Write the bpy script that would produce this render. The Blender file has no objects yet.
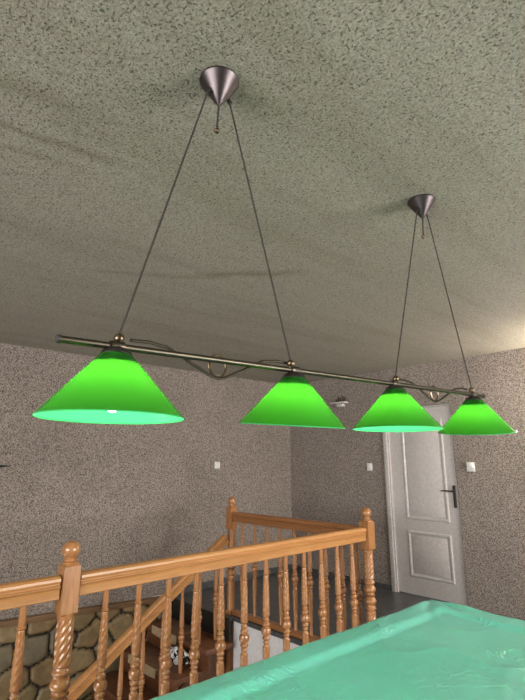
import bpy, bmesh, math, random
from mathutils import Vector, Matrix, noise
PI = math.pi
random.seed(7)
scn = bpy.context.scene
COL = scn.collection

# ------------------------------------------------------------------ room numbers (metres)
XL, YD, HC = -4.908, 5.094, 2.538          # left wall, door wall, ceiling
XRT, YF = 2.9, -3.2                        # right and front wall
CAMZ = 1.441
XR, YR, ZR = -2.324, 3.245, 0.946          # landing rail line, far newel, rail top
XM = -3.971                                # middle newel

# ------------------------------------------------------------------ node helpers
def mat(name):
    m = bpy.data.materials.new(name); m.use_nodes = True
    nt = m.node_tree
    return m, nt, nt.nodes['Principled BSDF']
def N(nt, t, **kw):
    n = nt.nodes.new(t)
    for k, v in kw.items():
        if k.startswith('i_'):
            n.inputs[k[2:].replace('_', ' ')].default_value = v
        else: setattr(n, k, v)
    return n
def ramp(nt, stops, src=None, interp='LINEAR'):
    r = nt.nodes.new('ShaderNodeValToRGB'); e = r.color_ramp.elements
    r.color_ramp.interpolation = interp
    e[0].position, e[0].color = stops[0][0], (*stops[0][1], 1)
    e[1].position, e[1].color = stops[-1][0], (*stops[-1][1], 1)
    for p, c in stops[1:-1]:
        x = e.new(p); x.color = (*c, 1)
    if src: nt.links.new(src, r.inputs[0])
    return r
def coords(nt, out='Object', scale=(1, 1, 1)):
    tc = N(nt, 'ShaderNodeTexCoord'); mp = N(nt, 'ShaderNodeMapping')
    mp.inputs['Scale'].default_value = scale
    nt.links.new(tc.outputs[out], mp.inputs[0])
    return mp.outputs[0]
def simple(name, col, rough=.5, metal=0, coat=0, spec=.5):
    m, nt, b = mat(name)
    b.inputs['Base Color'].default_value = (*col, 1)
    b.inputs['Roughness'].default_value = rough
    b.inputs['Metallic'].default_value = metal
    b.inputs['Coat Weight'].default_value = coat
    b.inputs['Specular IOR Level'].default_value = spec
    # faint procedural variation
    v = coords(nt, 'Object')
    no = N(nt, 'ShaderNodeTexNoise', i_Scale=35.0); nt.links.new(v, no.inputs['Vector'])
    r = ramp(nt, [(.3, tuple(c*.9 for c in col)), (.7, tuple(min(1, c*1.07) for c in col))], no.outputs[0])
    nt.links.new(r.outputs[0], b.inputs['Base Color'])
    return m

def plaster(name, dark, mid, light, scale, bump, dist=.012, stains=None, lo=.36, hi=.62):
    m, nt, b = mat(name); L = nt.links.new
    v = coords(nt, 'Object')
    n1 = N(nt, 'ShaderNodeTexNoise', i_Scale=scale, i_Detail=3.0, i_Roughness=.6); L(v, n1.inputs['Vector'])
    vo = N(nt, 'ShaderNodeTexVoronoi', i_Scale=scale*.75); L(v, vo.inputs['Vector'])
    mx = N(nt, 'ShaderNodeMath', operation='MULTIPLY_ADD'); mx.inputs[1].default_value = .45
    L(vo.outputs['Distance'], mx.inputs[0]); L(n1.outputs[0], mx.inputs[2])
    sub = N(nt, 'ShaderNodeMath', operation='SUBTRACT'); L(mx.outputs[0], sub.inputs[0]); sub.inputs[1].default_value = .17
    r = ramp(nt, [(lo, dark), ((lo+hi)/2, mid), (hi, light)], sub.outputs[0])
    col = r.outputs[0]
    n2 = N(nt, 'ShaderNodeTexNoise', i_Scale=1.6, i_Detail=2.0); L(v, n2.inputs['Vector'])
    r2 = ramp(nt, [(.3, (.9, .9, .9)), (.7, (1.06, 1.06, 1.06))], n2.outputs[0])
    mm = N(nt, 'ShaderNodeMix', data_type='RGBA', blend_type='MULTIPLY'); mm.inputs[0].default_value = 1
    L(col, mm.inputs[6]); L(r2.outputs[0], mm.inputs[7]); col = mm.outputs[2]
    if stains: col = stains(nt, v, col)
    L(col, b.inputs['Base Color'])
    b.inputs['Roughness'].default_value = .75
    b.inputs['Specular IOR Level'].default_value = .35
    bp = N(nt, 'ShaderNodeBump', i_Strength=bump, i_Distance=dist)
    L(sub.outputs[0], bp.inputs['Height']); L(bp.outputs[0], b.inputs['Normal'])
    return m

STAINS = [((-1.60, .20), (-1.56, .70), .035, .7), ((-1.76, .28), (-1.69, .50), .03, .5), ((-2.62, 1.08), (-2.28, 1.62), .045, .45), ((-2.28, 1.56), (-1.80, 2.0), .07, .7), ((-1.42, .1), (-1.38, .5), .04, .4)]
def ceiling_mat():
    m, nt, b = mat('ceiling_spatter_plaster'); L = nt.links.new
    v = coords(nt, 'Object')
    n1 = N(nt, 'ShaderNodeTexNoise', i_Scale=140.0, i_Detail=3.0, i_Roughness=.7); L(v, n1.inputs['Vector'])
    # scattered pits and crumbs, the pits' shade painted in as darker colour
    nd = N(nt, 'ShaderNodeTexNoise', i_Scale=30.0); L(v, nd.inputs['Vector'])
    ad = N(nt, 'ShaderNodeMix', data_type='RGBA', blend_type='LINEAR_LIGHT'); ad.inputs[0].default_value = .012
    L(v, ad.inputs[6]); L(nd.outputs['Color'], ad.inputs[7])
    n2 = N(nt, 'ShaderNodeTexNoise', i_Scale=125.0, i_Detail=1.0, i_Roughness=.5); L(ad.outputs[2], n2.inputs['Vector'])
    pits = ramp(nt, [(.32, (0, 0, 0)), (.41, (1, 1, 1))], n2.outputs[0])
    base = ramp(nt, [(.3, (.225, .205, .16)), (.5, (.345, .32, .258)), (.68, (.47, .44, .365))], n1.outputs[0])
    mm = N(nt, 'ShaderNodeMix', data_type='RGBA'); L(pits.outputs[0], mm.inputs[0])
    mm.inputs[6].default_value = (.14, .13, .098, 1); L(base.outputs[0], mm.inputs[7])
    # old water streaks that run roughly parallel to the long wall
    sp = N(nt, 'ShaderNodeSeparateXYZ'); L(v, sp.inputs[0])
    col = mm.outputs[2]
    mp = N(nt, 'ShaderNodeMapping'); mp.inputs['Rotation'].default_value = (0, 0, math.radians(38)); mp.inputs['Scale'].default_value = (4.2, .55, 1)
    L(v, mp.inputs[0])
    n3 = N(nt, 'ShaderNodeTexNoise', i_Scale=1.0, i_Detail=3.0, i_Roughness=.55); L(mp.outputs[0], n3.inputs['Vector'])
    st = ramp(nt, [(.36, (.92, .915, .89)), (.46, (1, 1, 1)), (.66, (1.06, 1.06, 1.06))], n3.outputs[0])
    m2 = N(nt, 'ShaderNodeMix', data_type='RGBA', blend_type='MULTIPLY'); m2.inputs[0].default_value = 1
    L(col, m2.inputs[6]); L(st.outputs[0], m2.inputs[7])
    col = m2.outputs[2]
    nw = N(nt, 'ShaderNodeTexNoise', i_Scale=5.0, i_Detail=3.0); L(v, nw.inputs['Vector'])
    wv = N(nt, 'ShaderNodeMix', data_type='RGBA', blend_type='LINEAR_LIGHT'); wv.inputs[0].default_value = .07
    L(v, wv.inputs[6]); L(nw.outputs['Color'], wv.inputs[7])
    for (x0, y0), (x1, y1), wd, k in STAINS:
        ln = math.hypot(x1-x0, y1-y0); ca_, sa_ = (x1-x0)/ln, (y1-y0)/ln
        def dot(a, b2, off):
            d = N(nt, 'ShaderNodeVectorMath', operation='DOT_PRODUCT'); d.inputs[1].default_value = (a, b2, 0); L(wv.outputs[2], d.inputs[0])
            q = N(nt, 'ShaderNodeMath', operation='SUBTRACT'); q.inputs[1].default_value = off; L(d.outputs['Value'], q.inputs[0])
            ab = N(nt, 'ShaderNodeMath', operation='ABSOLUTE'); L(q.outputs[0], ab.inputs[0]); return ab.outputs[0]
        cx, cy = (x0+x1)/2, (y0+y1)/2
        along = ramp(nt, [(ln*.3, (1, 1, 1)), (ln*.62, (0, 0, 0))], dot(ca_, sa_, cx*ca_+cy*sa_))
        across = ramp(nt, [(0, (1, 1, 1)), (wd, (0, 0, 0))], dot(-sa_, ca_, -cx*sa_+cy*ca_))
        mu = N(nt, 'ShaderNodeMath', operation='MULTIPLY'); L(along.outputs[0], mu.inputs[0]); L(across.outputs[0], mu.inputs[1])
        mk = N(nt, 'ShaderNodeMath', operation='MULTIPLY'); mk.inputs[1].default_value = k; L(mu.outputs[0], mk.inputs[0])
        mm3 = N(nt, 'ShaderNodeMix', data_type='RGBA', blend_type='MULTIPLY'); L(mk.outputs[0], mm3.inputs[0]); L(col, mm3.inputs[6]); mm3.inputs[7].default_value = (.55, .53, .45, 1)
        col = mm3.outputs[2]
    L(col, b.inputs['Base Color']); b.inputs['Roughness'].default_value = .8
    b.inputs['Specular IOR Level'].default_value = .3
    s = N(nt, 'ShaderNodeMath', operation='MULTIPLY_ADD'); s.inputs[1].default_value = .7
    L(pits.outputs[0], s.inputs[0]); L(n1.outputs[0], s.inputs[2])
    bp = N(nt, 'ShaderNodeBump', i_Strength=.75, i_Distance=.006)
    L(s.outputs[0], bp.inputs['Height']); L(bp.outputs[0], b.inputs['Normal'])
    return m

def wood(name, a, b_, c, rough=.3, coat=.5, axis='Z', grain=14.0):
    m, nt, b = mat(name); L = nt.links.new
    s = {'X': (.09, 1, 1), 'Y': (1, .09, 1), 'Z': (1, 1, .09)}[axis]
    v = coords(nt, 'Object', s)
    n = N(nt, 'ShaderNodeTexNoise', i_Scale=grain*5, i_Detail=4.0, i_Roughness=.65, i_Distortion=.6); L(v, n.inputs['Vector'])
    n2 = N(nt, 'ShaderNodeTexNoise', i_Scale=grain*.6, i_Detail=2.0); L(v, n2.inputs['Vector'])
    r = ramp(nt, [(.3, a), (.5, b_), (.72, c)], n.outputs[0])
    r2 = ramp(nt, [(.3, (.8, .78, .75)), (.7, (1.1, 1.1, 1.1))], n2.outputs[0])
    mm = N(nt, 'ShaderNodeMix', data_type='RGBA', blend_type='MULTIPLY'); mm.inputs[0].default_value = 1
    L(r.outputs[0], mm.inputs[6]); L(r2.outputs[0], mm.inputs[7]); L(mm.outputs[2], b.inputs['Base Color'])
    b.inputs['Roughness'].default_value = rough; b.inputs['Coat Weight'].default_value = coat
    b.inputs['Coat Roughness'].default_value = .28
    bp = N(nt, 'ShaderNodeBump', i_Strength=.12, i_Distance=.002)
    L(n.outputs[0], bp.inputs['Height']); L(bp.outputs[0], b.inputs['Normal'])
    return m

def tile_mat():
    m, nt, b = mat('dark_slate_tile'); L = nt.links.new
    v = coords(nt, 'Object')
    br = N(nt, 'ShaderNodeTexBrick', offset=0.0); br.inputs['Scale'].default_value = 1
    br.inputs['Brick Width'].default_value = .33; br.inputs['Row Height'].default_value = .33
    br.inputs['Mortar Size'].default_value = .004
    br.inputs['Color1'].default_value = (.060, .062, .064, 1); br.inputs['Color2'].default_value = (.072, .073, .074, 1)
    br.inputs['Mortar'].default_value = (.020, .020, .020, 1); L(v, br.inputs['Vector'])
    n = N(nt, 'ShaderNodeTexNoise', i_Scale=9.0, i_Detail=5.0); L(v, n.inputs['Vector'])
    r = ramp(nt, [(.3, (.75, .75, .75)), (.7, (1.35, 1.35, 1.35))], n.outputs[0])
    mm = N(nt, 'ShaderNodeMix', data_type='RGBA', blend_type='MULTIPLY'); mm.inputs[0].default_value = 1
    L(br.outputs[0], mm.inputs[6]); L(r.outputs[0], mm.inputs[7]); L(mm.outputs[2], b.inputs['Base Color'])
    b.inputs['Roughness'].default_value = .38
    return m

def cover_mat():
    m, nt, b = mat('green_vinyl_sheet'); L = nt.links.new
    v = coords(nt, 'Object')
    n = N(nt, 'ShaderNodeTexNoise', i_Scale=3.0, i_Detail=4.0); L(v, n.inputs['Vector'])
    r = ramp(nt, [(.3, (.13, .48, .40)), (.7, (.165, .55, .47))], n.outputs[0]); L(r.outputs[0], b.inputs['Base Color'])
    b.inputs['Roughness'].default_value = .36; b.inputs['Coat Weight'].default_value = .4; b.inputs['Coat Roughness'].default_value = .25
    n2 = N(nt, 'ShaderNodeTexNoise', i_Scale=7.0, i_Detail=5.0, i_Distortion=1.6, i_Roughness=.5); L(v, n2.inputs['Vector'])
    rg = N(nt, 'ShaderNodeMath', operation='SUBTRACT'); rg.inputs[1].default_value = .5; L(n2.outputs[0], rg.inputs[0])
    ab = N(nt, 'ShaderNodeMath', operation='ABSOLUTE'); L(rg.outputs[0], ab.inputs[0])
    cl = ramp(nt, [(0, (1, 1, 1)), (.05, (0, 0, 0))], ab.outputs[0])
    n3 = N(nt, 'ShaderNodeTexNoise', i_Scale=3.5, i_Detail=2.0); L(v, n3.inputs['Vector'])
    gate = ramp(nt, [(.47, (0, 0, 0)), (.6, (1, 1, 1))], n3.outputs[0])
    mu = N(nt, 'ShaderNodeMath', operation='MULTIPLY'); L(cl.outputs[0], mu.inputs[0]); L(gate.outputs[0], mu.inputs[1])
    bp = N(nt, 'ShaderNodeBump', i_Strength=.45, i_Distance=.004); L(mu.outputs[0], bp.inputs['Height']); L(bp.outputs[0], b.inputs['Normal'])
    return m

def shade_mat():
    m = bpy.data.materials.new('green_cased_glass'); m.use_nodes = True; nt = m.node_tree; nt.nodes.clear(); L = nt.links.new
    out = N(nt, 'ShaderNodeOutputMaterial')
    geo = N(nt, 'ShaderNodeNewGeometry')
    # the cased glass is white-green inside and deep green outside
    dif_o = N(nt, 'ShaderNodeBsdfDiffuse'); dif_o.inputs[0].default_value = (.02, .16, .015, 1)
    dif_i = N(nt, 'ShaderNodeBsdfDiffuse'); dif_i.inputs[0].default_value = (.10, .80, .32, 1)
    md = N(nt, 'ShaderNodeMixShader'); L(geo.outputs['Backfacing'], md.inputs[0]); L(dif_o.outputs[0], md.inputs[1]); L(dif_i.outputs[0], md.inputs[2])
    tr = N(nt, 'ShaderNodeBsdfTranslucent'); tr.inputs[0].default_value = (.036, .22, .013, 1)
    mt = N(nt, 'ShaderNodeMixShader'); fm = N(nt, 'ShaderNodeMath', operation='MULTIPLY_ADD'); L(geo.outputs['Backfacing'], fm.inputs[0]); fm.inputs[1].default_value = -.45; fm.inputs[2].default_value = .6; L(fm.outputs[0], mt.inputs[0]); L(md.outputs[0], mt.inputs[1]); L(tr.outputs[0], mt.inputs[2])
    gl = N(nt, 'ShaderNodeBsdfGlossy'); gl.inputs['Roughness'].default_value = .12
    fr = N(nt, 'ShaderNodeFresnel'); fr.inputs[0].default_value = 1.45
    sc = N(nt, 'ShaderNodeMath', operation='MULTIPLY'); L(fr.outputs[0], sc.inputs[0]); fg = N(nt, 'ShaderNodeMath', operation='MULTIPLY_ADD'); L(geo.outputs['Backfacing'], fg.inputs[0]); fg.inputs[1].default_value = -.65; fg.inputs[2].default_value = .7; L(fg.outputs[0], sc.inputs[1])
    mg = N(nt, 'ShaderNodeMixShader'); L(sc.outputs[0], mg.inputs[0]); L(mt.outputs[0], mg.inputs[1]); L(gl.outputs[0], mg.inputs[2])
    L(mg.outputs[0], out.inputs[0])
    return m

def emis(name, col, s):
    m, nt, b = mat(name)
    b.inputs['Base Color'].default_value = (*col, 1)
    b.inputs['Emission Color'].default_value = (*col, 1); b.inputs['Emission Strength'].default_value = s
    return m

def stone_mat():
    m, nt, b = mat('field_stone'); L = nt.links.new
    at = N(nt, 'ShaderNodeVertexColor'); at.layer_name = 'stone'
    v = coords(nt, 'Object')
    n = N(nt, 'ShaderNodeTexNoise', i_Scale=14.0, i_Detail=5.0, i_Roughness=.6); L(v, n.inputs['Vector'])
    r = ramp(nt, [(.3, (.7, .7, .7)), (.7, (1.25, 1.25, 1.25))], n.outputs[0])
    mm = N(nt, 'ShaderNodeMix', data_type='RGBA', blend_type='MULTIPLY'); mm.inputs[0].default_value = 1
    L(at.outputs[0], mm.inputs[6]); L(r.outputs[0], mm.inputs[7]); L(mm.outputs[2], b.inputs['Base Color'])
    b.inputs['Roughness'].default_value = .6
    bp = N(nt, 'ShaderNodeBump', i_Strength=.4, i_Distance=.01); L(n.outputs[0], bp.inputs['Height']); L(bp.outputs[0], b.inputs['Normal'])
    return m

def foil_mat():
    m, nt, b = mat('black_and_silver_foil'); L = nt.links.new
    v = coords(nt, 'Object')
    vo = N(nt, 'ShaderNodeTexVoronoi', i_Scale=26.0); L(v, vo.inputs['Vector'])
    s = N(nt, 'ShaderNodeSeparateColor'); L(vo.outputs['Color'], s.inputs[0])
    r = ramp(nt, [(.0, (.01, .01, .012)), (.33, (.85, .87, .9))], s.outputs[0], 'CONSTANT')
    L(r.outputs[0], b.inputs['Base Color']); b.inputs['Roughness'].default_value = .25
    return m

M = dict(
    wall=plaster('wall_roughcast_plaster', (.070, .055, .045), (.170, .140, .118), (.38, .32, .275), 135, 1.0, .012),
    reveal=plaster('reveal_light_plaster', (.36, .33, .30), (.43, .40, .37), (.52, .49, .46), 90, .5, .006),
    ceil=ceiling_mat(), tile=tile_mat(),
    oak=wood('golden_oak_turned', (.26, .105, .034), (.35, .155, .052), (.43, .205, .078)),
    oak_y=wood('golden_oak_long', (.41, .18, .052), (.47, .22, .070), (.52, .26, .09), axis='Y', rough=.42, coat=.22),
    oak_x=wood('golden_oak_cross_shaded', (.24, .095, .030), (.30, .125, .042), (.35, .155, .058), axis='X'),  # same oak, darkened so the far rails carry their shade in the colour
    tread=wood('brown_stair_wood', (.085, .030, .011), (.13, .048, .018), (.17, .068, .027), axis='X', rough=.5, coat=.05),
    trim=wood('brown_trim_wood', (.10, .055, .025), (.15, .085, .04), (.19, .11, .055), axis='Y', rough=.5, coat=.1),
    stone=stone_mat(), cover=cover_mat(), shade=shade_mat(), foil=foil_mat(),
    rim=simple('green_glass_rim', (.05, .45, .14), .15, 0, .6),
    brass=simple('antique_brass', (.19, .14, .085), .34, 1),
    bar=simple('patinated_brass_tube', (.095, .082, .060), .40, 1),
    gunmetal=simple('brushed_dark_chrome', (.11, .093, .093), .4, 1),
    cable=simple('dark_cable', (.035, .032, .03), .5),
    cord=simple('grey_brown_cord', (.045, .038, .032), .8, 0, 0, .2),
    black=simple('black_plastic', (.015, .014, .013), .4),
    white=simple('white_plastic', (.72, .70, .66), .35),
    paint=simple('grey_white_door_paint', (.54, .50, .475), .42, 0, .15),
    stairwhite=simple('white_stairwell_paint', (.72, .70, .70), .6),
    iron=simple('dark_bronze_handle', (.06, .05, .042), .35, .8),
    beige=simple('beige_woven_fringe', (.36, .26, .15), .85),
    mattop=simple('brown_mat_pile', (.16, .08, .04), .9),
    figure=simple('dark_figurine', (.05, .032, .022), .5),
    tablewood=wood('table_wood', (.10, .04, .02), (.16, .07, .03), (.22, .1, .05), axis='Y'),
    slate=simple('table_baize', (.03, .25, .12), .9),
    bulb=emis('warm_bulb_glass', (1.0, .93, .72), 70.0),
    sconce=emis('lit_sconce_glass', (1.0, .88, .76), 700.0),
    glass=None)
g = bpy.data.materials.new('window_glass'); g.use_nodes = True; nt = g.node_tree; nt.nodes.clear()
o_ = N(nt, 'ShaderNodeOutputMaterial'); t_ = N(nt, 'ShaderNodeBsdfTransparent'); gg = N(nt, 'ShaderNodeBsdfGlossy'); gg.inputs['Roughness'].default_value = .05
mx = N(nt, 'ShaderNodeMixShader'); mx.inputs[0].default_value = .08
nt.links.new(t_.outputs[0], mx.inputs[1]); nt.links.new(gg.outputs[0], mx.inputs[2]); nt.links.new(mx.outputs[0], o_.inputs[0])
M['glass'] = g

# ------------------------------------------------------------------ mesh helpers
def bx(bm, x0, x1, y0, y1, z0, z1, bev=0):
    r = bmesh.ops.create_cube(bm, size=1, matrix=Matrix.Translation(((x0+x1)/2, (y0+y1)/2, (z0+z1)/2)) @ Matrix.Diagonal((abs(x1-x0), abs(y1-y0), abs(z1-z0), 1)))
    if bev:
        es = list({e for v in r['verts'] for e in v.link_edges})
        bmesh.ops.bevel(bm, geom=es, offset=bev, segments=2, affect='EDGES', profile=.6)
def lathe(bm, prof, n=24, c=(0, 0, 0), mod=None, mtx=None, cap=True):
    rings = []
    for (r, z) in prof:
        ring = []
        for k in range(n):
            t = 2*PI*k/n
            rr = r*(mod(z, t) if mod else 1)
            p = Vector((rr*math.cos(t), rr*math.sin(t), z))
            if mtx: p = mtx @ p
            ring.append(bm.verts.new(p+Vector(c)))
        rings.append(ring)
    for a, b in zip(rings, rings[1:]):
        for k in range(n):
            bm.faces.new((a[k], a[(k+1) % n], b[(k+1) % n], b[k]))
    if cap:
        bm.faces.new(rings[0][::-1]); bm.faces.new(rings[-1])
def tube(bm, pts, r, n=8, closed=False):
    pts = [Vector(p) for p in pts]; rings = []
    m = len(pts); prev = None
    for i, p in enumerate(pts):
        if closed: t = pts[(i+1) % m]-pts[i-1]
        else: t = pts[min(i+1, m-1)]-pts[max(i-1, 0)]
        t.normalize()
        if prev is None:
            a = Vector((0, 0, 1)) if abs(t.z) < .9 else Vector((1, 0, 0))
            u = t.cross(a).normalized()
        else:
            u = (prev-t*prev.dot(t)).normalized()
        prev = u; w = t.cross(u)
        rr = r[i] if isinstance(r, (list, tuple)) else r
        rings.append([bm.verts.new(p+(u*math.cos(2*PI*k/n)+w*math.sin(2*PI*k/n))*rr) for k in range(n)])
    for i in range(m if closed else m-1):
        a, b = rings[i], rings[(i+1) % m]
        for k in range(n): bm.faces.new((a[k], a[(k+1) % n], b[(k+1) % n], b[k]))
    if not closed:
        bm.faces.new(rings[0][::-1]); bm.faces.new(rings[-1])
def sphere(bm, c, r, sz=(1, 1, 1), seg=20):
    bmesh.ops.create_uvsphere(bm, u_segments=seg, v_segments=seg//2+2, radius=r, matrix=Matrix.Translation(c) @ Matrix.Diagonal((*sz, 1)))
def extrude_profile(bm, prof, path):
    """prof: list of (side, up); path: list of (origin, side vector, up vector)."""
    rings = [[bm.verts.new(Vector(o)+Vector(s)*a+Vector(u)*b) for a, b in prof] for o, s, u in path]
    n = len(prof)
    for A, B in zip(rings, rings[1:]):
        for k in range(n): bm.faces.new((A[k], A[(k+1) % n], B[(k+1) % n], B[k]))
    bm.faces.new(rings[0][::-1]); bm.faces.new(rings[-1])
def obj(name, bm, material, parent=None, smooth=True, loc=None, angle=35):
    bmesh.ops.recalc_face_normals(bm, faces=bm.faces)
    me = bpy.data.meshes.new(name); bm.to_mesh(me); bm.free()
    me.materials.append(material)
    if smooth:
        for p in me.polygons: p.use_smooth = True
        me.set_sharp_from_angle(angle=math.radians(angle))
    o = bpy.data.objects.new(name, me); COL.objects.link(o)
    if parent: o.parent = parent
    if loc: o.location = loc
    return o
def NB(): return bmesh.new()
def box_obj(name, dims, material, parent=None, bev=0):
    bm = NB(); bx(bm, *dims, bev); return obj(name, bm, material, parent)
def tag(o, label=None, cat=None, group=None, kind=None):
    if label: o['label'] = label
    if cat: o['category'] = cat
    if group: o['group'] = group
    if kind: o['kind'] = kind
    return o
def thing(name, label, cat, loc=(0, 0, 0), rz=0, group=None):
    o = bpy.data.objects.new(name, None); COL.objects.link(o)
    o.location = loc; o.rotation_euler = (0, 0, rz)
    return tag(o, label, cat, group)
def dup(o, parent=None, loc=None):
    c = o.copy(); COL.objects.link(c); c.parent = parent
    if loc: c.location = loc
    for ch in list(o.children): dup(ch, c)
    return c
def struct(name, bm, m, label, cat, smooth=True):
    return tag(obj(name, bm, m, smooth=smooth), label, cat, kind='structure')

# ------------------------------------------------------------------ shell
T = .2
HX, HY0, HY1 = -2.385, -.6, 3.19           # stairwell opening edge
OX0, OX1, OZ = -3.283, -2.467, 2.052       # door opening
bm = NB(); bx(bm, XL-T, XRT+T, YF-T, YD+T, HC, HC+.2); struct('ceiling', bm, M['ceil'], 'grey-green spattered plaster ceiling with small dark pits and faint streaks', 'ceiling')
bm = NB(); bx(bm, XL-T, XL, YF-T, YD+T, .03, HC); struct('wall_left', bm, M['wall'], 'long grey-brown roughcast wall behind the staircase', 'wall')
bm = NB()
bx(bm, XL, OX0, YD, YD+T, 0, HC); bx(bm, OX1, XRT+T, YD, YD+T, 0, HC); bx(bm, OX0, OX1, YD, YD+T, OZ, HC)
struct('wall_back', bm, M['wall'], 'grey-brown roughcast wall that holds the panelled door', 'wall')
# right wall with a window, front wall with an added window
WY0, WY1, WZ0, WZ1 = 2.0, 4.4, .9, 2.2
bm = NB()
bx(bm, XRT, XRT+T, YF, WY0, 0, HC); bx(bm, XRT, XRT+T, WY1, YD, 0, HC); bx(bm, XRT, XRT+T, WY0, WY1, 0, WZ0); bx(bm, XRT, XRT+T, WY0, WY1, WZ1, HC)
struct('wall_right', bm, M['wall'], 'roughcast wall with a wide window, right of the picture', 'wall')
FX0, FX1 = -2.2, 1.2
bm = NB()
bx(bm, XL, FX0, YF-T, YF, 0, HC); bx(bm, FX1, XRT+T, YF-T, YF, 0, HC); bx(bm, FX0, FX1, YF-T, YF, 0, WZ0); bx(bm, FX0, FX1, YF-T, YF, WZ1, HC)
struct('wall_front', bm, M['wall'], 'roughcast wall with an added window, behind the viewer', 'wall')
def window(name, horizontal, a0, a1, pos, label):
    bm = NB(); w = .06
    def b(p0, p1, z0, z1):
        if horizontal: bx(bm, p0, p1, pos-.04, pos+.04, z0, z1)
        else: bx(bm, pos-.04, pos+.04, p0, p1, z0, z1)
    b(a0, a1, WZ0, WZ0+w); b(a0, a1, WZ1-w, WZ1); b(a0, a0+w, WZ0, WZ1); b(a1-w, a1, WZ0, WZ1)
    mid = (a0+a1)/2; b(mid-w/2, mid+w/2, WZ0, WZ1)
    o = struct(name, bm, M['white'], label, 'window')
    bm = NB()
    if horizontal: bx(bm, a0, a1, pos-.006, pos+.006, WZ0, WZ1)
    else: bx(bm, pos-.006, pos+.006, a0, a1, WZ0, WZ1)
    obj('window_pane', bm, M['glass'], o)
window('window_1', False, WY0, WY1, XRT+.12, 'white framed window in the right wall, outside the picture')
WZ0, WZ1 = -2.1, -.5
window('added_window_3', True, XL+.3, HX-.3, HY0-.06, 'added white framed window of the storey below, outside the picture, brightening the stairwell')  # unseen window added to brighten the stone wall and stairs
WZ0, WZ1 = .9, 2.2
window('added_window_2', True, FX0, FX1, YF-.12, 'added white framed window behind the viewer, outside the picture, for broad fill light')  # unseen window added for broad light from behind

bm = NB()
bx(bm, HX, XRT, YF, YD+T, -.036, 0); bx(bm, XL, HX, HY1, YD+T, -.036, 0); bx(bm, XL, HX, YF, HY0, -.036, 0)
bx(bm, XL, -3.87, 3.14, HY1, -.036, 0)
struct('floor', bm, M['tile'], 'dark slate tile floor of the landing around the stairwell', 'floor', smooth=False)
# stairwell below
bm = NB(); bx(bm, XL-T, XL, HY0-.2, YD, -2.9, .03); struct('wall_stairwell_left', bm, M['stairwhite'], 'wall under the landing behind the stone cladding', 'wall')
bm = NB(); bx(bm, -3.86, HX, HY1+.004, HY1+.12, -2.9, -.0365); struct('wall_stairwell_back', bm, M['stairwhite'], 'white painted wall below the dark landing edge', 'wall')
bm = NB(); bx(bm, HX+.004, HX+.12, HY0, HY1, -2.9, -.0365); struct('wall_stairwell_right', bm, M['stairwhite'], 'white wall below the near landing edge', 'wall')
bm = NB(); bx(bm, XL, HX, HY0-.12, HY0-.004, -2.9, -2.1); bx(bm, XL, HX, HY0-.12, HY0-.004, -.5, -.0365); bx(bm, XL, XL+.3, HY0-.12, HY0-.004, -2.1, -.5); bx(bm, HX-.3, HX, HY0-.12, HY0-.004, -2.1, -.5); struct('wall_stairwell_front', bm, M['stairwhite'], 'white wall at the near end of the stairwell', 'wall')
bm = NB(); bx(bm, XL-T, HX+.2, HY0-.2, YD, -3.0, -2.9); struct('floor_lower', bm, M['tile'], 'dark floor of the storey below', 'floor')
bm = NB(); bx(bm, XL, OX0-.056, YD-.012, YD, 0, .06); struct('baseboard_back', bm, M['tile'], 'dark tile skirting left of the door', 'skirting')
bm = NB(); bx(bm, XL, XL+.012, 3.2, YD-.012, .0, .07); struct('baseboard_left', bm, M['tile'], 'dark tile skirting under the left wall', 'skirting')

# stone cladding: a displaced sheet of flattened boulders with dark joints
random.seed(11)
S = []
cw, chh = .29, .215
for i in range(-1, 15):
    for j in range(-1, 9):
        S.append((-.5+cw*(i+.5*(j % 2))+random.uniform(-.075, .075), .03-chh*j+random.uniform(-.06, .06),
                  random.choice([(.42, .36, .235), (.46, .39, .26), (.38, .335, .235), (.46, .38, .25), (.40, .36, .27), (.44, .355, .23)])))
bm = NB(); cl = bm.loops.layers.color.new('stone')
ny, nz = 250, 100; y0s, y1s, z0s, z1s = -.5, 3.13, -1.4, .035
def ztop(y): return .115-.052*(y-1.1)
grid = []; info = []
for j in range(nz+1):
    row = []; ri = []
    for i in range(ny+1):
        y = y0s+(y1s-y0s)*i/ny; z = z0s+(ztop(y)-.03-z0s)*j/nz
        q = Vector((y*5, z*5, 3)); wy = y+.035*noise.noise(q); wz = z+.035*noise.noise(q+Vector((9, 4, 1)))
        d = sorted(((abs(wy-s[0])**2.4/.9+abs((wz-s[1])*1.15)**2.4)**(1/2.4), k) for k, s in enumerate(S))[:2]
        e = d[1][0]-d[0][0]
        h = .03*min(1, max(0, (e-.012)/.045))**.5
        row.append(bm.verts.new((XL+.004+h+.004*noise.noise(q*3), y, z)))
        ri.append((.04, .028, .018) if e < .017 else S[d[0][1]][2])
    grid.append(row); info.append(ri)
for j in range(nz):
    for i in range(ny):
        f = bm.faces.new((grid[j][i], grid[j][i+1], grid[j+1][i+1], grid[j+1][i]))
        for l, (jj, ii) in zip(f.loops, ((j, i), (j, i+1), (j+1, i+1), (j+1, i))): l[cl] = (*info[jj][ii], 1)
o = obj('wall_stone_cladding', bm, M['stone']); tag(o, 'olive-brown field stone cladding with dark joints beside the stairs', 'stone wall', kind='structure')
# normals must face the room
bm = NB()
extrude_profile(bm, [(0, -.045), (.045, -.045), (.05, -.035), (.05, 0), (.04, .008), (0, .008)],
                [((XL+.001, y, ztop(y)), (1, 0, 0), (0, 0, 1)) for y in (-.5, 1.5, 3.13)])
struct('trim_1', bm, M['trim'], 'brown wooden trim along the top of the stone cladding', 'trim')

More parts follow.
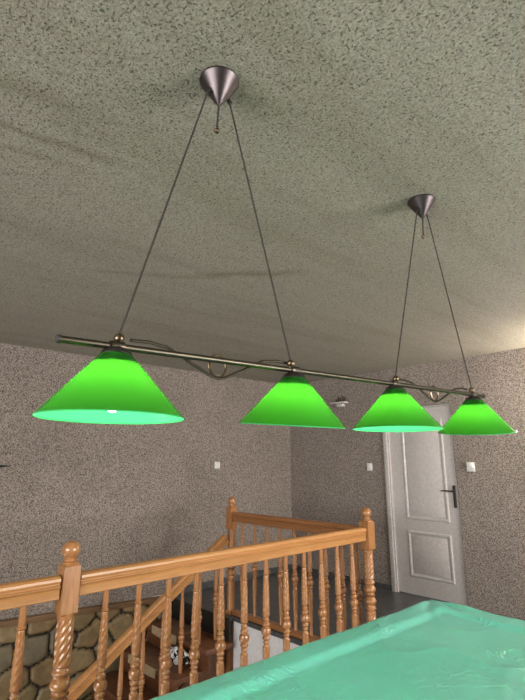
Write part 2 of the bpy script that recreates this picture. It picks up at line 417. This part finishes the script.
# ------------------------------------------------------------------ door
DY = YD+.014
bm = NB(); DT, DL, DR = 2.03, OX0+.02, OX1-.012
bx(bm, DL, DR, DY+.004, DY+.04, .008, DT)
door = struct('door_1', bm, M['paint'], 'grey-white two-panel door in the roughcast wall', 'door')
def ring_mold(bm, x0, x1, z0, z1, w, y0, y1):
    # raised picture-frame moulding, arched section
    def rect(i, y): return [(x0+i, y, z0+i), (x1-i, y, z0+i), (x1-i, y, z1-i), (x0+i, y, z1-i)]
    rs = [[bm.verts.new(p) for p in rect(*a)] for a in ((0, y0), (w*.25, y1), (w*.55, y1), (w, y0+.002), (w, y0+.006))]
    for A, B in zip(rs, rs[1:]):
        for k in range(4): bm.faces.new((A[k], A[(k+1) % 4], B[(k+1) % 4], B[k]))
for (z0, z1) in ((.79, 1.90), (.185, .675)):
    bm = NB(); ring_mold(bm, -3.105, -2.585, z0, z1, .045, DY+.004, DY-.005); obj('panel_moulding', bm, M['paint'], door, smooth=False)
    bm = NB(); bx(bm, -3.05, -2.64, DY-.003, DY+.004, z0+.055, z1-.055, .003); obj('door_panel', bm, M['paint'], door)
bm = NB(); bx(bm, OX0+.002, OX0+.017, DY-.012, DY+.06, 0, OZ-.003); bx(bm, OX1-.008, OX1-.002, DY+.002, DY+.06, 0, OZ-.003); bx(bm, OX0+.017, OX1-.008, DY-.004, DY+.06, DT+.006, OZ-.003)
obj('door_frame', bm, M['paint'], door, smooth=False)
HXp = -2.508
bm = NB(); bx(bm, HXp-.015, HXp+.015, DY-.012, DY+.002, .95, 1.18, .006); sphere(bm, (HXp, DY-.01, 1.13), .017, (1, .6, 1)); hp = obj('handle_plate', bm, M['iron'], door)
bm = NB(); tube(bm, [(HXp, DY-.008, 1.12), (HXp, DY-.05, 1.12), (HXp-.02, DY-.058, 1.12), (HXp-.07, DY-.056, 1.125), (HXp-.13, DY-.052, 1.122)], [.009, .009, .009, .008, .006]); obj('lever', bm, M['iron'], hp)
# pale plastered reveal on the left of the recess
bm = NB(); bx(bm, OX0-.052, OX0, YD-.02, YD+.01, 0, OZ+.01, .006); struct('trim_2', bm, M['reveal'], 'pale plastered corner of the door recess', 'door reveal')

# ------------------------------------------------------------------ turned wood
def square_block(bm, s, z0, z1, ch=.012):
    """square post section with chamfered top and bottom corners"""
    h = s/2; rings = []
    for a, z in ((h-ch, z0), (h, z0+ch), (h, z1-ch), (h-ch, z1)):
        rings.append([bm.verts.new(p) for p in ((-a, -a, z), (a, -a, z), (a, a, z), (-a, a, z))])
    for A, B in zip(rings, rings[1:]):
        for k in range(4): bm.faces.new((A[k], A[(k+1) % 4], B[(k+1) % 4], B[k]))
    bm.faces.new(rings[0][::-1]); bm.faces.new(rings[-1])
def bead(z, r0, R, h, n=7):
    return [(r0+(R-r0)*math.sin(PI*k/(n-1)), z-h/2+h*k/(n-1)) for k in range(n)]
def baluster_mesh(L=.81):
    """rope-twist baluster: round stem, upper twist, three beads, lower twist, round stem"""
    half = []       # from the middle upwards (height above the middle, radius)
    half += [(.0285*math.cos(a*.5)**.5, .0) for a in (0,)]
    half = [(r, z) for r, z in [(.030, 0), (.0295, .008), (.026, .017), (.018, .022)]]
    half += bead(.037, .016, .0235, .026) + [(.015, .052)]
    half += bead(.061, .0155, .020, .014, 5) + [(.0145, .072), (.0175, .080)]
    n = 34
    for k in range(n+1):
        t = k/n; half.append((.0225-.0065*t+.0012*math.sin(PI*t), .085+.215*t))
    half += [(.0145, .306)] + bead(.313, .013, .019, .012, 5) + [(.013, .323), (.0145, .36), (.014, L/2)]
    prof = [(r, L/2-z) for r, z in reversed(half)] + [(r, L/2+z) for r, z in half[1:]]
    def mod(z, t):
        d = abs(z-L/2)
        if d < .083 or d > .302: return 1
        w = min(1, (d-.083)/.02, (.302-d)/.02)
        return 1-.12*w*(.5+.5*math.cos(5*(t-z*36)))**1.5
    bm = NB(); lathe(bm, prof, 40, mod=mod); return bm
def newel(parent, loc, lower=0.0, plain_mid=False, side=.075):
    """newel post: part newel_post with sub-parts finial and turned column"""
    bm = NB(); square_block(bm, side, .775, .990, .010)
    post = obj('newel_post', bm, M['oak'], parent, loc=loc)
    bm = NB(); square_block(bm, .086, lower, .14 if not plain_mid else .03, .008); obj('base_block', bm, M['oak'], post)
    bm = NB()
    lathe(bm, [(.030, .985), (.034, .990), (.035, .996), (.029, 1.0), (.033, 1.004), (.033, 1.009), (.026, 1.013), (.027, 1.017)] +
          [(.0405*math.cos(a), 1.047+.039*math.sin(a)) for a in [math.radians(d) for d in range(-48, 90, 8)]] + [(.001, 1.086)], 28)
    obj('finial', bm, M['oak'], post)
    bm = NB()
    lo0 = .14 if not plain_mid else .03
    zc = (.782+lo0)/2
    up = [(.038, .784), (.0365, .776)]
    seg = []
    n = 34
    z1, z0 = .772, zc+.115
    for k in range(n+1): seg.append((.0365+.001*math.sin(PI*k/n), z1+(z0-z1)*k/n))
    prof = up+seg+[(.032, z0-.006)]+[(r, z) for r, z in reversed(bead(zc+.088, .034, .041, .022))]+[(.032, zc+.070)]+[(r, z) for r, z in reversed(bead(zc+.040, .032, .045, .050))]+[(.033, zc+.010)]+[(r, z) for r, z in reversed(bead(zc, .031, .040, .016))]
    mir = [(r, 2*zc-z) for r, z in reversed(prof)]
    prof = prof+mir[1:]
    def mod(z, t):
        d = abs(z-zc); a, b = .115, (.772-zc)
        if d < a or d > b: return 1
        w = min(1, (d-a)/.02, (b-d)/.02)
        return 1-.15*w*(.5+.5*math.cos(7*(t-z*25)))**1.6
    lathe(bm, prof[::-1], 56, mod=None if plain_mid else mod); obj('turned_column', bm, M['oak'], post)
    return post
_h = [(.018, 0), (.023, .004), (.023, .040), (.026, .048), (.031, .053), (.031, .057), (.022, .061), (.022, .066), (.030, .070), (.032, .078), (.030, .088), (.021, .096), (.008, .099)]
RAILP = _h+[(-a, b) for a, b in reversed(_h)]
ZB = ZR-.099
# landing balustrade (runs beside the pool table)
lb = thing('balustrade', 'near golden oak balustrade with rope-twist balusters along the landing edge', 'railing', (XR, .950, 0))
newel(lb, (0, 0, 0)); newel(lb, (0, YR-.950, 0), side=.084)
def rail_seg(name, parent, a, b, side, m, prof=RAILP, up=(0, 0, 1)):
    bm = NB(); extrude_profile(bm, prof, [(a, side, up), (b, side, up)])
    return obj(name, bm, m, parent, angle=25)
rail_seg('handrail', lb, (0, .046, ZB), (0, YR-.950-.046, ZB), (1, 0, 0), M['oak_y'])
rail_seg('handrail', lb, (0, -.046, ZB), (0, -1.45, ZB), (1, 0, 0), M['oak_y'])
for (a, b) in ((.05, YR-.950-.05), (-1.45, -.05)):
    bm = NB(); bx(bm, -.032, .032, a, b, 0.001, .045, .006); obj('bottom_rail', bm, M['oak_y'], lb)
b0 = obj('baluster', baluster_mesh(ZB+.004-.042), M['oak'], lb, loc=(0, .185, .042))
k = 1
for y in [1.308+.1735*i for i in range(11)]: dup(b0, lb, (0, y-.950, .042))
for i in range(7): dup(b0, lb, (0, -.185-.1735*i, .042))
# far balustrade
fb = thing('balustrade', 'far golden oak balustrade crossing the end of the stairwell, seen in shade', 'railing', (XM, YR, 0))
newel(fb, (0, 0, 0), -.62, True, .082)
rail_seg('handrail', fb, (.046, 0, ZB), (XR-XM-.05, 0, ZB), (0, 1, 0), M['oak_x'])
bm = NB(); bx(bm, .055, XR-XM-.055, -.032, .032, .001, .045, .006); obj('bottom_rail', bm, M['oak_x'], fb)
for x in (-3.80, -3.62, -3.45, -3.275, -3.10, -2.925, -2.75, -2.58, -2.43): dup(b0, fb, (x-XM, 0, .042))
# stair balustrade
sb = thing('staircase', 'dark brown wooden stairs with sloping oak handrail going down beside the stone wall', 'stairs', (XM, 3.2, 0))
sl = .652
def hz(y): return .768+sl*(y-3.2)          # rail top
ca = math.cos(math.atan(sl)); sn = math.sin(math.atan(sl))
rail_seg('handrail', sb, (0, .002, hz(3.202)-.099/ca), (0, -2.9, hz(.3)-.099/ca), (1, 0, 0), M['oak_y'], up=(0, -sn, ca))
y = 3.06
while y > .5:
    dup(b0, sb, (0, y-3.2, hz(y)-.105/ca-.805+.01)); y -= .19
bm = NB()
extrude_profile(bm, [(-.028, 0), (.028, 0), (.028, .27), (-.028, .27)], [((0, -.05, hz(3.15)-1.17), (1, 0, 0), (0, 0, 1)), ((0, -2.9, hz(.3)-1.17), (1, 0, 0), (0, 0, 1))])
obj('stringer', bm, M['tread'], sb, smooth=False)

# ------------------------------------------------------------------ staircase
RISE, RUN = .18, .28
ys = 3.14; z = 0
for i in range(11):
    za = -.19-RISE*i; yb = ys-RUN*(i+1)
    xl, xr = XL+.045-XM, (-3.87 if i else -3.80)-XM
    bm = NB(); bx(bm, xl, xr, -.06-RUN*(i+1)-.025, -.06-RUN*i, za-.045, za, .008)
    obj('tread', bm, M['tread'], sb)
    bm = NB(); bx(bm, xl, xr, -.06-RUN*(i+1), -.06-RUN*(i+1)+.018, za-RISE+.0, za-.045); obj('riser', bm, M['tread'], sb, smooth=False)
bm = NB(); bx(bm, XL+.045-XM, .13, -.078, -.061, -.19, -.0); obj('riser', bm, M['black'], sb, smooth=False)
# mats with fringed front flap
def mat_thing(i, x0, x1, label):
    za = -.19-RISE*i; yb = 3.14-RUN*(i+1)-.025
    t = thing('stair_mat', label, 'mat', ((x0+x1)/2, yb, za), 0, 'fringed mats on the stairs')
    w = (x1-x0)/2
    bm = NB(); bx(bm, -w, w, -.006, RUN-.02, .001, .008, .002); obj('mat_pile', bm, M['mattop'], t)
    bm = NB(); n = 26
    top = []; bot = []
    for k in range(n+1):
        x = -w+2*w*k/n
        top.append((x, .008)); bot.append((x, -.070-.008*(k % 2)+.012*abs(2*k/n-1)**3))
    fr = [bm.verts.new((x, -.007, z)) for x, z in top]; fb_ = [bm.verts.new((x, -.011, z)) for x, z in bot]
    f2 = [bm.verts.new((x, -.002, z)) for x, z in top]; f3 = [bm.verts.new((x, -.005, z)) for x, z in bot]
    for k in range(n):
        bm.faces.new((fr[k], fr[k+1], fb_[k+1], fb_[k])); bm.faces.new((f2[k+1], f2[k], f3[k], f3[k+1]))
        bm.faces.new((fb_[k], fb_[k+1], f3[k+1], f3[k])); bm.faces.new((f2[k], f2[k+1], fr[k+1], fr[k]))
    obj('fringed_flap', bm, M['beige'], t, smooth=False)
mat_thing(0, -4.72, -4.27, 'beige fringed mat on the top wooden stair')
mat_thing(1, -4.66, -4.16, 'beige fringed mat on the second wooden stair')
# crumpled bag
bm = NB(); bmesh.ops.create_icosphere(bm, subdivisions=4, radius=1)
for v in bm.verts:
    n_ = noise.noise(v.co*2.3)+.6*noise.noise(v.co*6)
    v.co *= 1+.28*n_
    v.co = Vector((v.co.x*.15, v.co.y*.05, max(-.059, v.co.z*.066)))
o = obj('crumpled_bag', bm, M['foil'], loc=(-4.15, 2.775, -.37+.062), angle=12)
tag(o, 'crumpled shiny black and silver bag lying on a brown stair', 'bag')

# ------------------------------------------------------------------ pool table under a green cover
TX0, TX1, TY0, TY1, TZ = -1.256, -.02, .05, 2.078, .844
TYAW = -.031
pt = thing('pool_table', 'pool table hidden beneath the green cover', 'pool table', tuple(Matrix.Rotation(TYAW, 3, 'Z') @ Vector(((TX0+TX1)/2, (TY0+TY1)/2, 0))), TYAW)
hx, hy = (TX1-TX0)/2-.012, (TY1-TY0)/2-.012
bm = NB(); bx(bm, -hx+.05, hx-.05, -hy+.05, hy-.05, .50, .79, .01); obj('cabinet', bm, M['tablewood'], pt)
bm = NB(); bx(bm, -hx+.1, hx-.1, -hy+.1, hy-.1, .79, .80); obj('playing_surface', bm, M['slate'], pt)
bm = NB(); w = .072
bx(bm, -hx, hx, -hy, -hy+w, .785, TZ-.012, .010); bx(bm, -hx, hx, hy-w, hy, .785, TZ-.012, .010)
bx(bm, -hx, -hx+w, -hy+w, hy-w, .785, TZ-.012, .010); bx(bm, hx-w, hx, -hy+w, hy-w, .785, TZ-.012, .010); obj('cushion_rail', bm, M['tablewood'], pt)
for sx in (-1, 1):
    for sy in (-1, 1):
        bm = NB(); lathe(bm, [(.045, 0), (.05, .03), (.04, .06), (.055, .16), (.07, .28), (.075, .40), (.06, .43), (.08, .46), (.08, .50)], 24, (sx*(hx-.17), sy*(hy-.17), 0)); obj('leg', bm, M['tablewood'], pt)
# cover: one continuous sheet, raised over the rails, sagging in the middle, hanging at the sides
bm = NB(); NXg, NYg = 130, 200
ext = .16
def cover_pt(a, b):
    """a,b run past the table edge by ext, which becomes the hanging skirt"""
    x = min(max(a, TX0), TX1); y = min(max(b, TY0), TY1)
    ox = a-x; oy = b-y
    drop = min(ext+.02, math.hypot(ox, oy)) if (ox and oy) else abs(ox)+abs(oy)
    dx = min(x-TX0, TX1-x); dy = min(y-TY0, TY1-y); d = min(dx, dy)
    def ss(t): t = min(1, max(0, t)); return t*t*(3-2*t)
    z = TZ-.012*ss((d-.085)/.05)
    # rounded shoulder
    z -= .005*(1-ss(d/.014))
    P = Vector((a, b, 0))
    z += .0022*noise.noise(P*5)+.0012*noise.noise(Vector((a*14, b*11, 2)))
    # long soft wrinkles, ridge-like
    n1 = noise.noise(Vector((a*3.2+b*1.4, b*2.1-a*.8, 5)))
    z += .0035*max(0, 1-abs(n1)*9)*max(0, noise.noise(P*2.2+Vector((3, 3, 3)))+.35)
    n2 = noise.noise(Vector((a*8+b*5, b*6-a*4, 9)))
    z += .0025*max(0, 1-abs(n2)*6)*max(0, noise.noise(P*3.1)+.1)
    # folds running from the corners
    for cx, cy in ((TX0, TY1), (TX1, TY1), (TX0, TY0), (TX1, TY0)):
        u, v = abs(x-cx), abs(y-cy); r = math.hypot(u, v)
        if r < .34:
            th = math.atan2(v, u)
            z += .006*math.sin(th*9+1.2)*math.exp(-((r-.13)/.09)**2)
    if drop:
        z -= drop
        out = .006+.016*drop/ext*(1+math.sin((a+b)*23)*.6)
        x += out*(1 if ox > 0 else -1 if ox < 0 else 0); y += out*(1 if oy > 0 else -1 if oy < 0 else 0)
    return (x, y, z)
def axis(a0, a1, n):
    inner = [a0+(a1-a0)*(k/n) for k in range(n+1)]
    return [a0-ext, a0-ext*.75, a0-ext*.5, a0-ext*.25, a0-ext*.1, a0-.006]+inner+[a1+.006, a1+ext*.1, a1+ext*.25, a1+ext*.5, a1+ext*.75, a1+ext]
AX = axis(TX0, TX1, NXg); AY = axis(TY0, TY1, NYg)
G = [[bm.verts.new(cover_pt(a, b)) for a in AX] for b in AY]
for j in range(len(AY)-1):
    for i in range(len(AX)-1): bm.faces.new((G[j][i], G[j][i+1], G[j+1][i+1], G[j+1][i]))
o = obj('table_cover', bm, M['cover'], angle=80); o.rotation_euler.z = TYAW
tag(o, 'sea-green wrinkled vinyl cover draped over the pool table', 'table cover')
md = o.modifiers.new('thick', 'SOLIDIFY'); md.thickness = .0015; md.offset = 1

# ------------------------------------------------------------------ billiard pendant
U = Vector((.047, .999, 0)).normalized(); AZ = math.atan2(U.y, U.x)
C1 = Vector((-.951, .712, 0))
pl = thing('pendant_light', 'long brass bar pendant with four green glass cone shades', 'pendant lamp', (C1.x, C1.y, HC), AZ)
# local frame: +x along the bar, z = 0 at the ceiling
def zb(s): return 1.686+.019*(s+.25)-HC
SA = [-.250, .268, .784, 1.338]
bm = NB(); tube(bm, [(-.375, 0, zb(-.375)), (1.435, 0, zb(1.435))], .0078, 14); bar = obj('bar', bm, M['bar'], pl)
for e in (-.378, 1.438):
    bm = NB(); tube(bm, [(e-.004, 0, zb(e)), (e+.004, 0, zb(e))], .0092, 14); obj('end_cap', bm, M['cable'], bar)
RT, RH = .153, .145
def cone_mesh():
    bm = NB(); rt, n = .026, 64
    prof = [(rt+(RT-rt)*t, -RH*t) for t in [k/24 for k in range(25)]]
    rings = [[bm.verts.new((r*math.cos(2*PI*k/n), r*math.sin(2*PI*k/n), z)) for k in range(n)] for r, z in prof]
    for a, b in zip(rings, rings[1:]):
        for k in range(n): bm.faces.new((a[k], b[k], b[(k+1) % n], a[(k+1) % n]))
    me = bpy.data.meshes.new('lamp_shade'); bm.to_mesh(me); bm.free(); me.materials.append(M['shade'])
    for p in me.polygons: p.use_smooth = True
    return me
SH = cone_mesh()
def make_lamp(s, tx, ty, dz=0, drop=0):
    """shade with rim, metal cap and bulb under the bar; tx, ty tilt the shade"""
    sh = bpy.data.objects.new('lamp_shade', SH); COL.objects.link(sh); sh.parent = pl
    top = zb(s)-.011+dz
    sh.location = (s, 0, top); sh.rotation_euler = (math.radians(tx), math.radians(ty), 0)
    bm = NB(); tube(bm, [(RT*math.cos(2*PI*k/64), RT*math.sin(2*PI*k/64), -RH) for k in range(64)], .0016, 6, True); obj('rim', bm, M['rim'], sh)
    bm = NB(); lathe(bm, [(.008, .018), (.012, .014), (.013, .008), (.024, .004), (.0315, -.001), (.034, -.007), (.033, -.009), (.020, -.007)], 28, cap=False); obj('cap', bm, M['gunmetal'], sh)
    bm = NB()
    lathe(bm, [(.012, -.002), (.0135, -.010), (.016, -.024), (.046, -.032), (.046, -.035), (.0145, -.037), (.0145, -.056), (.012, -.060)], 20); obj('lamp_holder', bm, M['cable'], sh)  # wide flange shaped to keep bulb light off the top of the glass
    bm = NB()
    zt = -.060
    lathe(bm, [(.010, zt), (.0135, zt-.012), (.020, zt-.024), (.0235, zt-.038), (.0225, zt-.052-drop), (.018, zt-.063-drop), (.009, zt-.070-drop), (.001, zt-.072-drop)], 20)
    obj('bulb', bm, M['bulb'], sh)
    # saddle clip over the bar
    bm = NB(); lathe(bm, [(.0115, -.016), (.0125, -.012), (.0125, .012), (.0115, .016)], 18, mtx=Matrix.Rotation(PI/2, 4, 'Y'), c=(s, 0, zb(s))); obj('clamp', bm, M['bar'], pl)
    bm = NB(); lathe(bm, [(.010, -.022), (.010, -.006)], 16, c=(s, 0, zb(s))); obj('stem', bm, M['brass'], pl)
make_lamp(SA[0]-.004, 0, .5, .001, .001)
make_lamp(SA[1]+.014, 5.2, -.3, -.002)
make_lamp(SA[2]-.010, 0.5, .6, -.002)
make_lamp(SA[3]+.007, 4.0, -6, -.003)
# ball joints where the cables meet the bar
for s in SA:
    bm = NB(); sphere(bm, (s, 0, zb(s)+.019), .0115); lathe(bm, [(.006, .005), (.006, .012)], 12, c=(s, 0, zb(s)))
    obj('ball_joint', bm, M['brass'], pl)
# canopies, pull rods, cables
for c, cy_, (sa, sb_) in ((0.012, .015, (SA[0], SA[1])), (1.071, .006, (SA[2], SA[3]))):
    bm = NB(); lathe(bm, [(.058, -.001), (.059, -.006), (.056, -.010), (.034, -.044), (.010, -.077), (.006, -.082), (.001, -.088)], 36, c=(c, cy_, 0)); can = obj('canopy', bm, M['gunmetal'], pl)
    bm = NB(); tube(bm, [(c, cy_, -.080), (c-.002, cy_+.001, -.12), (c-.004, cy_+.002, -.162)], .0032, 8); obj('hanging_rod', bm, M['cable'], can)
    bm = NB(); sphere(bm, (c-.004, cy_+.002, -.170), .0085); obj('rod_knob', bm, M['brass'], can)
    for sgn, s in ((-1, sa), (1, sb_)):
        bm = NB(); kx = c+sgn*.036; tube(bm, [(kx-sgn*.006, cy_, -.044), (kx+sgn*.006, cy_, -.058)], .0062, 10); obj('cable_grip', bm, M['gunmetal'], can)
        bm = NB(); tube(bm, [(kx+sgn*.003, cy_, -.058), (s, 0, zb(s)+.028)], .0027, 6); obj('suspension_cable', bm, M['cord'], pl)
# bowed ornament with a ring, between lamps 1-2 and 3-4
for a, b in ((SA[0], SA[1]), (SA[2], SA[3])):
    m_ = (a+b)/2+(.016 if a < 0 else 0); h = (b-a)/2-.016
    def zz(t, up): return zb(m_)+up
    pts = []
    K = [(-1.0, .022), (-.82, .024), (-.62, .018), (-.48, .004), (-.28, -.020), (-.08, -.041), (0, -.045)]
    full = K+[(-u, v) for u, v in reversed(K[:-1])]
    for t in range(len(full)-1):
        (u0, v0), (u1, v1) = full[t], full[t+1]
        for q in range(4):
            f = q/4; f2 = f*f*(3-2*f)*.35+f*.65
            pts.append((m_+h*(u0+(u1-u0)*f), .012, zb(m_+h*u0)+v0+(v1-v0)*f2))
    pts.append((m_+h, .012, zb(b)+.022))
    bm = NB(); tube(bm, pts, .0040, 8); orn = obj('bowed_wire', bm, M['bar'], pl)
    bm = NB(); tube(bm, [(m_+.026*math.cos(2*PI*k/32), .016, zb(m_)-.012+.029*math.sin(2*PI*k/32)) for k in range(32)], .0032, 8, True); obj('ring', bm, M['brass'], orn)

# ------------------------------------------------------------------ wall fittings
def switch(loc, rz, label, kind, size=(.08, .08), name='light_switch', rockers=1):
    t = thing(name, label, kind, loc, rz)
    w, h = size[0]/2, size[1]/2
    bm = NB(); bx(bm, -w, w, -.012, 0, -h, h, .004); obj('plate', bm, M['white'], t)
    if name == 'light_switch':
        bm = NB(); bx(bm, -w+.013, w-.013, -.018, -.012, -h+.013, h-.013, .003); obj('rocker', bm, M['white'], t)
    else:
        bm = NB(); bx(bm, -w+.014, w-.014, -.034, -.012, -.004, h-.012, .004); obj('socket_face', bm, M['white'], t)
switch((XL, 3.766, 1.392), PI/2, 'small white switch on the long left wall above the handrail', 'switch')
switch((-3.555, YD, 1.366), 0, 'small pale switch between the corner and the door', 'switch', (.075, .09))
switch((-2.298, YD, 1.375), 0, 'white raised switch box right of the door handle', 'switch', (.085, .095), 'switch_box')
# small shelf high on the wall left of the door
t = thing('wall_shelf', 'small pale shelf high on the wall between two green shades', 'shelf', (-3.945, YD, 2.185))
bm = NB(); bx(bm, -.13, .11, -.10, 0, -.012, .012, .008); obj('board', bm, M['reveal'], t)
bm = NB(); bx(bm, -.05, .05, -.06, 0, -.05, -.012, .006); obj('bracket', bm, M['reveal'], t)
hts = [.045, .07, .06, .08, .055]
for i, h in enumerate(hts):
    bm = NB(); r = .013+.002*(i % 2)
    lathe(bm, [(r, 0), (r*1.05, h*.1), (r*.6, h*.45), (r*.75, h*.6), (r*.4, h*.72), (r*.62, h*.86), (r*.3, h)], 14)
    o = obj('figurine', bm, M['figure'], loc=(-3.945-.05+.033*i, YD-.05, 2.185+.0125))
    tag(o, 'tiny dark figurine in the row on the small high wall shelf', 'figurine', 'dark figurines on the high wall shelf')
# pointed dark bracket reaching into the picture from the left
bm = NB(); tube(bm, [(XL, 1.10, 1.40), (XL+.03, 1.12, 1.404), (XL+.05, 1.20, 1.405), (XL+.05, 1.29, 1.404), (XL+.05, 1.365, 1.403)], [.02, .018, .016, .011, .002], 10)
o = obj('wall_hook', bm, M['black']); tag(o, 'dark pointed hook on the left wall at the picture edge', 'hook')
# wall lamp on the door wall, right of the picture
t = thing('wall_lamp', 'lit wall lamp on the door wall, outside the picture on the right', 'wall lamp', (-.95, YD, 2.02))
bm = NB(); bx(bm, -.05, .05, -.02, 0, -.06, .06, .008); obj('wall_plate', bm, M['brass'], t)
bm = NB(); tube(bm, [(0, -.01, -.02), (0, -.08, -.03), (0, -.11, .0)], .008); obj('arm', bm, M['brass'], t)
bm = NB(); lathe(bm, [(.02, 0), (.05, .03), (.06, .07), (.05, .11), (.02, .13)], 20, c=(0, -.11, 0)); obj('lamp_globe', bm, M['sconce'], t)

# ------------------------------------------------------------------ daylight from the right, fill light at the two added windows
def area(name, loc, rot, sx, sy, e, col):
    l = bpy.data.lights.new(name, 'AREA'); l.shape = 'RECTANGLE'; l.size = sx; l.size_y = sy; l.energy = e; l.color = col
    o = bpy.data.objects.new(name, l); COL.objects.link(o); o.location = loc; o.rotation_euler = rot
area('daylight_right', (XRT+.22, (WY0+WY1)/2, (WZ0+WZ1)/2), (0, PI/2, 0), WZ1-WZ0, WY1-WY0, 410, (1, .97, .95))
area('fill_front', ((FX0+FX1)/2, YF-.22, (WZ0+WZ1)/2), (PI/2, 0, 0), FX1-FX0, WZ1-WZ0, 360, (1, .98, .97))
area('fill_below', ((XL+HX)/2, HY0-.16, -1.3), (PI/2, 0, 0), 1.9, 1.5, 55, (1, .96, .9))
w = bpy.data.worlds.new('sky'); scn.world = w; w.use_nodes = True
bg = w.node_tree.nodes['Background']; bg.inputs[0].default_value = (.75, .82, .95, 1); bg.inputs[1].default_value = .5

# ------------------------------------------------------------------ camera
pi_, ro, ya = math.radians(13.061), math.radians(-.201), math.radians(47.173)
F = Vector((-math.sin(ya)*math.cos(pi_), math.cos(ya)*math.cos(pi_), math.sin(pi_)))
R = Vector((math.cos(ya), math.sin(ya), 0)); Uv = R.cross(F)
R2 = R*math.cos(ro)+Uv*math.sin(ro); U2 = Uv*math.cos(ro)-R*math.sin(ro)
cd = bpy.data.cameras.new('camera'); cam = bpy.data.objects.new('camera', cd); COL.objects.link(cam)
cam.matrix_world = Matrix(((R2.x, U2.x, -F.x, 0), (R2.y, U2.y, -F.y, 0), (R2.z, U2.z, -F.z, CAMZ), (0, 0, 0, 1)))
cd.sensor_fit = 'VERTICAL'; cd.sensor_height = 36; cd.lens = 478.526*36/700; cd.clip_start = .02
scn.camera = cam
scn.view_settings.view_transform = 'Standard'; scn.view_settings.look = 'None'
scn.view_settings.exposure = 0; scn.view_settings.gamma = 1
